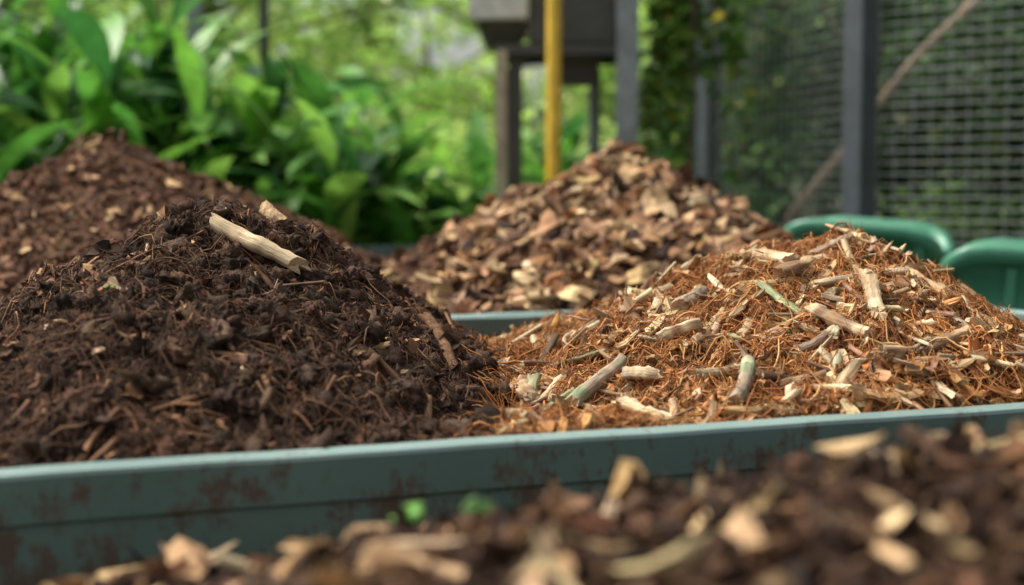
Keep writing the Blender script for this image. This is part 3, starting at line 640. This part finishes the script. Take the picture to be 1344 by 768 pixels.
def shrub(x,y,rx,ry,h,pal,n,ls,name='shrub'):
    A=Acc();k=26
    c=np.stack([x+rng.uniform(-rx,rx,k),y+rng.uniform(-ry,ry,k),h*rng.uniform(.15,.85,k)],1)
    r=rng.uniform(.22,.42,k)*min(h,1.6)
    for i in range(7):
        q=np.linspace(0,1,5);p=np.array([x+rng.uniform(-.3,.3)*rx,y+rng.uniform(-.3,.3)*ry,0]);e=c[rng.integers(k)]
        tubes(A,(p+(e-p)*q[:,None])[None],(.025*(1-.7*q))[None],np.array([[.12,.09,.06]]),5,1)
    leafcloud(A,c,r,n,ls,pal);return A.obj(name,[M_tree,M_bark])
for a in [(-2.6,13.0,1.3,.7,1.4,YG,3500,.10),(-.6,12.4,1.2,.7,1.3,YG,3500,.10),(.9,12.8,1.0,.7,1.5,YG,3500,.10),(-5,12,1.5,.8,2.2,MG,4000,.11),(-3.6,10.8,.9,.6,1.9,MG,3500,.10),
          (-1.7,15.0,1.4,.6,1.9,YG,4000,.11),(1.5,10.4,.5,.5,2.3,DG,3500,.09),(2.3,9.6,.9,.5,2.8,DG,6000,.10),(3.4,8.6,.9,.5,2.8,DG,6000,.10),(4.4,7.6,.9,.6,2.8,DG,6000,.10),(2.6,8.0,.5,.35,1.1,MG,2200,.07),(.3,15.5,1.3,.7,2.1,YG,4000,.11)]:
    shrub(*a)
A=Acc()
tt=np.linspace(0,1,14)
px,py=1.02,8.1
tubes(A,np.stack([px+0*tt,py+0*tt,tt*2.9],1)[None],np.full((1,14),.022),np.array([[.15,.12,.08]]),8,1)
for i in range(18):
    a=rng.uniform(0,6.28);x0=px+rng.uniform(-.24,.30);z0=rng.uniform(2.2,2.9);ln=rng.uniform(.7,1.6)
    C=np.stack([x0+.06*np.sin(tt*7+a),py+.09*np.cos(tt*5+a),z0-ln*tt],1)
    tubes(A,C[None],np.full((1,14),.004),np.array([[.12,.10,.05]]),4,1)
    n=60;k=rng.uniform(0,1,n);P=np.stack([np.interp(k,tt,C[:,j]) for j in range(3)],1)+rng.normal(0,.03,(n,3))
    leaves(A,P,rng.uniform(0,6.28,n),rng.uniform(-.9,.3,n),rng.uniform(.06,.13,n),rng.uniform(.04,.09,n),rng.uniform(.2,1,n),pick([(.17,.34,.06,5),(.09,.20,.04,5),(.30,.44,.08,2),(.60,.48,.06,.6)],n,.2),0,3)
A.obj('climbing_vine',[M_leaf,M_stem])
# ------------------------------------------------------------------ fence
def metal(name,c,rough=.5,met=0.0):
    m,nt,b=newmat(name);L=nt.links.new
    geo=N(nt,'ShaderNodeNewGeometry');n=N(nt,'ShaderNodeTexNoise',inp={'Scale':9.0,'Detail':7.0,'Roughness':.7});L(geo.outputs['Position'],n.inputs['Vector'])
    r=ramp(nt,[(.3,(c[0]*.65,c[1]*.65,c[2]*.62,1)),(.65,(c[0]*1.15,c[1]*1.15,c[2]*1.15,1))]);L(n.outputs['Fac'],r.inputs[0]);L(r.outputs[0],b.inputs['Base Color'])
    b.inputs['Roughness'].default_value=rough;b.inputs['Metallic'].default_value=met
    return m
M_post=metal('dark_blue_steel',(.050,.063,.073));M_wire=metal('wire',(.20,.22,.225),.45,.2);M_grey=metal('grey_steel',(.24,.27,.28));M_beige=metal('beige_paint',(.42,.37,.27))
M_yel=metal('yellow_paint',(.72,.46,.04),.4);M_drk=metal('dark_steel',(.06,.06,.055));M_lg=metal('light_grey_sheet',(.60,.61,.58))
def boxpart(name,c,s,mat,parent=None,rz=0,bev=.006,taper=None):
    bm=bmesh.new();bmesh.ops.create_cube(bm,size=1)
    for v in bm.verts:
        v.co=Vector((v.co.x*s[0],v.co.y*s[1],v.co.z*s[2]))
        if taper and v.co.z<0: v.co.x*=taper[0];v.co.y*=taper[1]
    if bev: bmesh.ops.bevel(bm,geom=bm.edges[:],offset=bev,segments=2,affect='EDGES')
    me=D.meshes.new(name);bm.to_mesh(me);bm.free();me.materials.append(mat)
    o=D.objects.new(name,me);S.collection.objects.link(o);o.location=c;o.rotation_euler=(0,0,rz)
    if parent:o.parent=parent
    return o
fp=empty('wire_mesh_fence')
def fence_panel(a,b,i):
    a=np.array(a);b=np.array(b);d=b-a;Ln=np.linalg.norm(d);d/=Ln;n=np.array([d[1],-d[0]])
    A=Acc();z0,z1=.10,2.75
    k=int(Ln/.09);q=np.linspace(.03,Ln-.03,k)
    C=np.stack([np.stack([a[0]+d[0]*q,a[1]+d[1]*q,0*q+z],1) for z in(z0,(z0+z1)/2,z1)],1);tubes(A,C,np.full((k,3),.0026),np.array([.5,.5,.5]),5,0)
    zz=np.arange(z0+.02,z1,.055);kk=len(zz)
    C=np.stack([np.stack([a[0]+d[0]*u_+n[0]*.006+0*zz,a[1]+d[1]*u_+n[1]*.006+0*zz,zz],1) for u_ in(.02,Ln/2,Ln-.02)],1);tubes(A,C,np.full((kk,3),.0024),np.array([.5,.5,.5]),5,0)
    A.obj('mesh_panel_%d'%i,[M_wire],fp)
    rz=math.atan2(d[1],d[0]);m=(a+b)/2
    boxpart('top_rail_%d'%i,(m[0],m[1],2.79),(Ln-.02,.04,.05),M_post,fp,rz)
    boxpart('bottom_rail_%d'%i,(m[0],m[1],.08),(Ln-.02,.04,.05),M_post,fp,rz)
pts=[(1.25,9.1),(1.70,7.0),(2.85,5.9),(4.0,4.8)]
for i in range(3):
    a=np.array(pts[i]);b=np.array(pts[i+1]);d=(b-a)/np.linalg.norm(b-a);fence_panel(a+d*.07,b-d*.07,i)
for i,(x,y) in enumerate(pts):
    boxpart('post_%d'%i,(x,y,1.45),(.12,.13,2.9),M_post,fp,math.radians(-50))
    boxpart('base_plate_%d'%i,(x,y,.008),(.22,.22,.016),M_post,fp,math.radians(-50),.003)
A=Acc();q=np.linspace(0,1,14)
C=np.stack([1.55+1.35*q+.03*np.sin(q*9),7.9-.5*q,.95+1.75*q+.05*np.sin(q*6)],1)
tubes(A,C[None],(.030*(1-.5*q))[None],np.array([[.34,.26,.18]]),9,0,cap=np.array([[.3,.2,.1]]),sidejit=.1)
for s_,dx,dz in((.35,-.35,.5),(.6,.3,.6),(.75,-.2,.5)):
    p=np.array([np.interp(s_,q,C[:,j]) for j in range(3)]);r_=np.linspace(0,1,7)
    tubes(A,(p+np.stack([dx*r_,.1*r_,dz*r_**1.2],1))[None],(.012*(1-.7*r_))[None],np.array([[.34,.26,.18]]),6,0)
tubes(A,np.stack([np.linspace(1.55,1.35,5),np.linspace(7.9,8.0,5),np.linspace(.95,0,5)],1)[None],np.full((1,5),.03),np.array([[.34,.26,.18]]),8,0)
A.obj('leaning_branch',[M_stick])
# ------------------------------------------------------------------ hopper on a frame
hp=empty('feed_hopper')
boxpart('control_box',(-.075,8.30,2.33),(.33,.62,.60),M_lg,hp,0,.012)
boxpart('bin_body',(.40,8.35,2.30),(.60,.66,.80),M_drk,hp,0,.012)
boxpart('hopper_cone',(-.055,8.30,1.960),(.29,.58,.132),M_drk,hp,0,.01,(.62,.7))
boxpart('front_beam',(.28,8.02,1.865),(.74,.05,.06),M_drk,hp,0)
boxpart('rear_beam',(.28,8.68,1.865),(.74,.05,.06),M_drk,hp,0)
boxpart('leg_1',(-.060,8.0,.93),(.065,.06,1.86),M_beige,hp,0)
boxpart('leg_2',(.020,8.12,.91),(.075,.07,1.82),M_drk,hp,0)
boxpart('leg_3',(.64,7.96,1.45),(.12,.07,2.9),M_grey,hp,0)
boxpart('leg_4',(.50,8.68,.91),(.07,.07,1.82),M_grey,hp,0)
boxpart('leg_5',(-.03,8.68,.91),(.07,.07,1.82),M_drk,hp,0)
boxpart('chute',(.36,8.35,1.79),(.30,.28,.20),M_drk,hp,0,.006,(.8,.8))
A=Acc();q=np.linspace(0,1,10)
tubes(A,np.stack([.222+.006*q,7.75+0*q,2.9*q],1)[None],np.full((1,10),.040),np.array([[.62,.38,.03]]),14,0);A.obj('yellow_pole',[M_yel])
for nm,x,y,mt,wd in(('metal_post',-2.03,9.2,M_grey,.09),('metal_post',-1.62,9.4,M_drk,.06)):
    p=empty(nm);boxpart('shaft',(x,y,1.7),(wd,wd,3.4),mt,p);boxpart('foot_plate',(x,y,.01),(wd*2.2,wd*2.2,.02),mt,p,0,.003);boxpart('cap',(x,y,3.415),(wd*1.15,wd*1.15,.03),mt,p,0,.004)
bm=bmesh.new();prof=[(.13,.0),(.15,.02),(.19,.6),(.20,.86),(.215,.87),(.22,.92),(.205,.93),(.19,.92),(.185,.84),(0.0,.82)]
R=[[bm.verts.new((r*math.cos(a),r*math.sin(a),z)) for a in np.linspace(0,2*math.pi,28,endpoint=False)] for r,z in prof[:-1]]
for i in range(len(R)-1):
    for j in range(28):
        f=bm.faces.new((R[i][j],R[i][(j+1)%28],R[i+1][(j+1)%28],R[i+1][j]));f.smooth=True
bm.faces.new(R[-1]);bm.faces.new(R[0][::-1]);me=D.meshes.new('plant_pot');bm.to_mesh(me);bm.free();me.materials.append(metal('dark_blue_plastic',(.02,.035,.07),.35))
o=D.objects.new('plant_pot',me);S.collection.objects.link(o);o.location=(-.24,7.95,0)
# ------------------------------------------------------------------ light
W=D.worlds.new('World');S.world=W;W.use_nodes=True;nt=W.node_tree
sk=nt.nodes.new('ShaderNodeTexSky');sk.sky_type='NISHITA';sk.sun_disc=False
sk.sun_elevation=math.radians(55);sk.sun_rotation=math.radians(-75);sk.dust_density=5.0;sk.air_density=1.0;sk.ozone_density=1.0
hs=nt.nodes.new('ShaderNodeHueSaturation');hs.inputs['Saturation'].default_value=.30;hs.inputs['Value'].default_value=1.3
bg=nt.nodes['Background'];nt.links.new(sk.outputs[0],hs.inputs['Color']);nt.links.new(hs.outputs[0],bg.inputs[0]);bg.inputs[1].default_value=.15
sun=D.lights.new('sun','SUN');sun.energy=4.7;sun.angle=math.radians(20);sun.color=(1,.95,.87)
so=D.objects.new('sun',sun);S.collection.objects.link(so)
az=math.radians(-75);el=math.radians(55);dv=Vector((math.sin(az)*math.cos(el),math.cos(az)*math.cos(el),math.sin(el)))
so.rotation_euler=dv.to_track_quat('Z','Y').to_euler()
# ------------------------------------------------------------------ camera
cam=D.cameras.new('camera');co=D.objects.new('camera',cam);S.collection.objects.link(co);S.camera=co
cam.lens=50;cam.sensor_width=36;cam.clip_start=.05;cam.clip_end=900
co.location=(0,0,1.123);co.rotation_euler=(math.radians(90-4.4),0,0)
cam.dof.use_dof=True;cam.dof.focus_distance=2.35;cam.dof.aperture_fstop=2.1
S.view_settings.view_transform='Standard';S.view_settings.look='None';S.view_settings.exposure=0
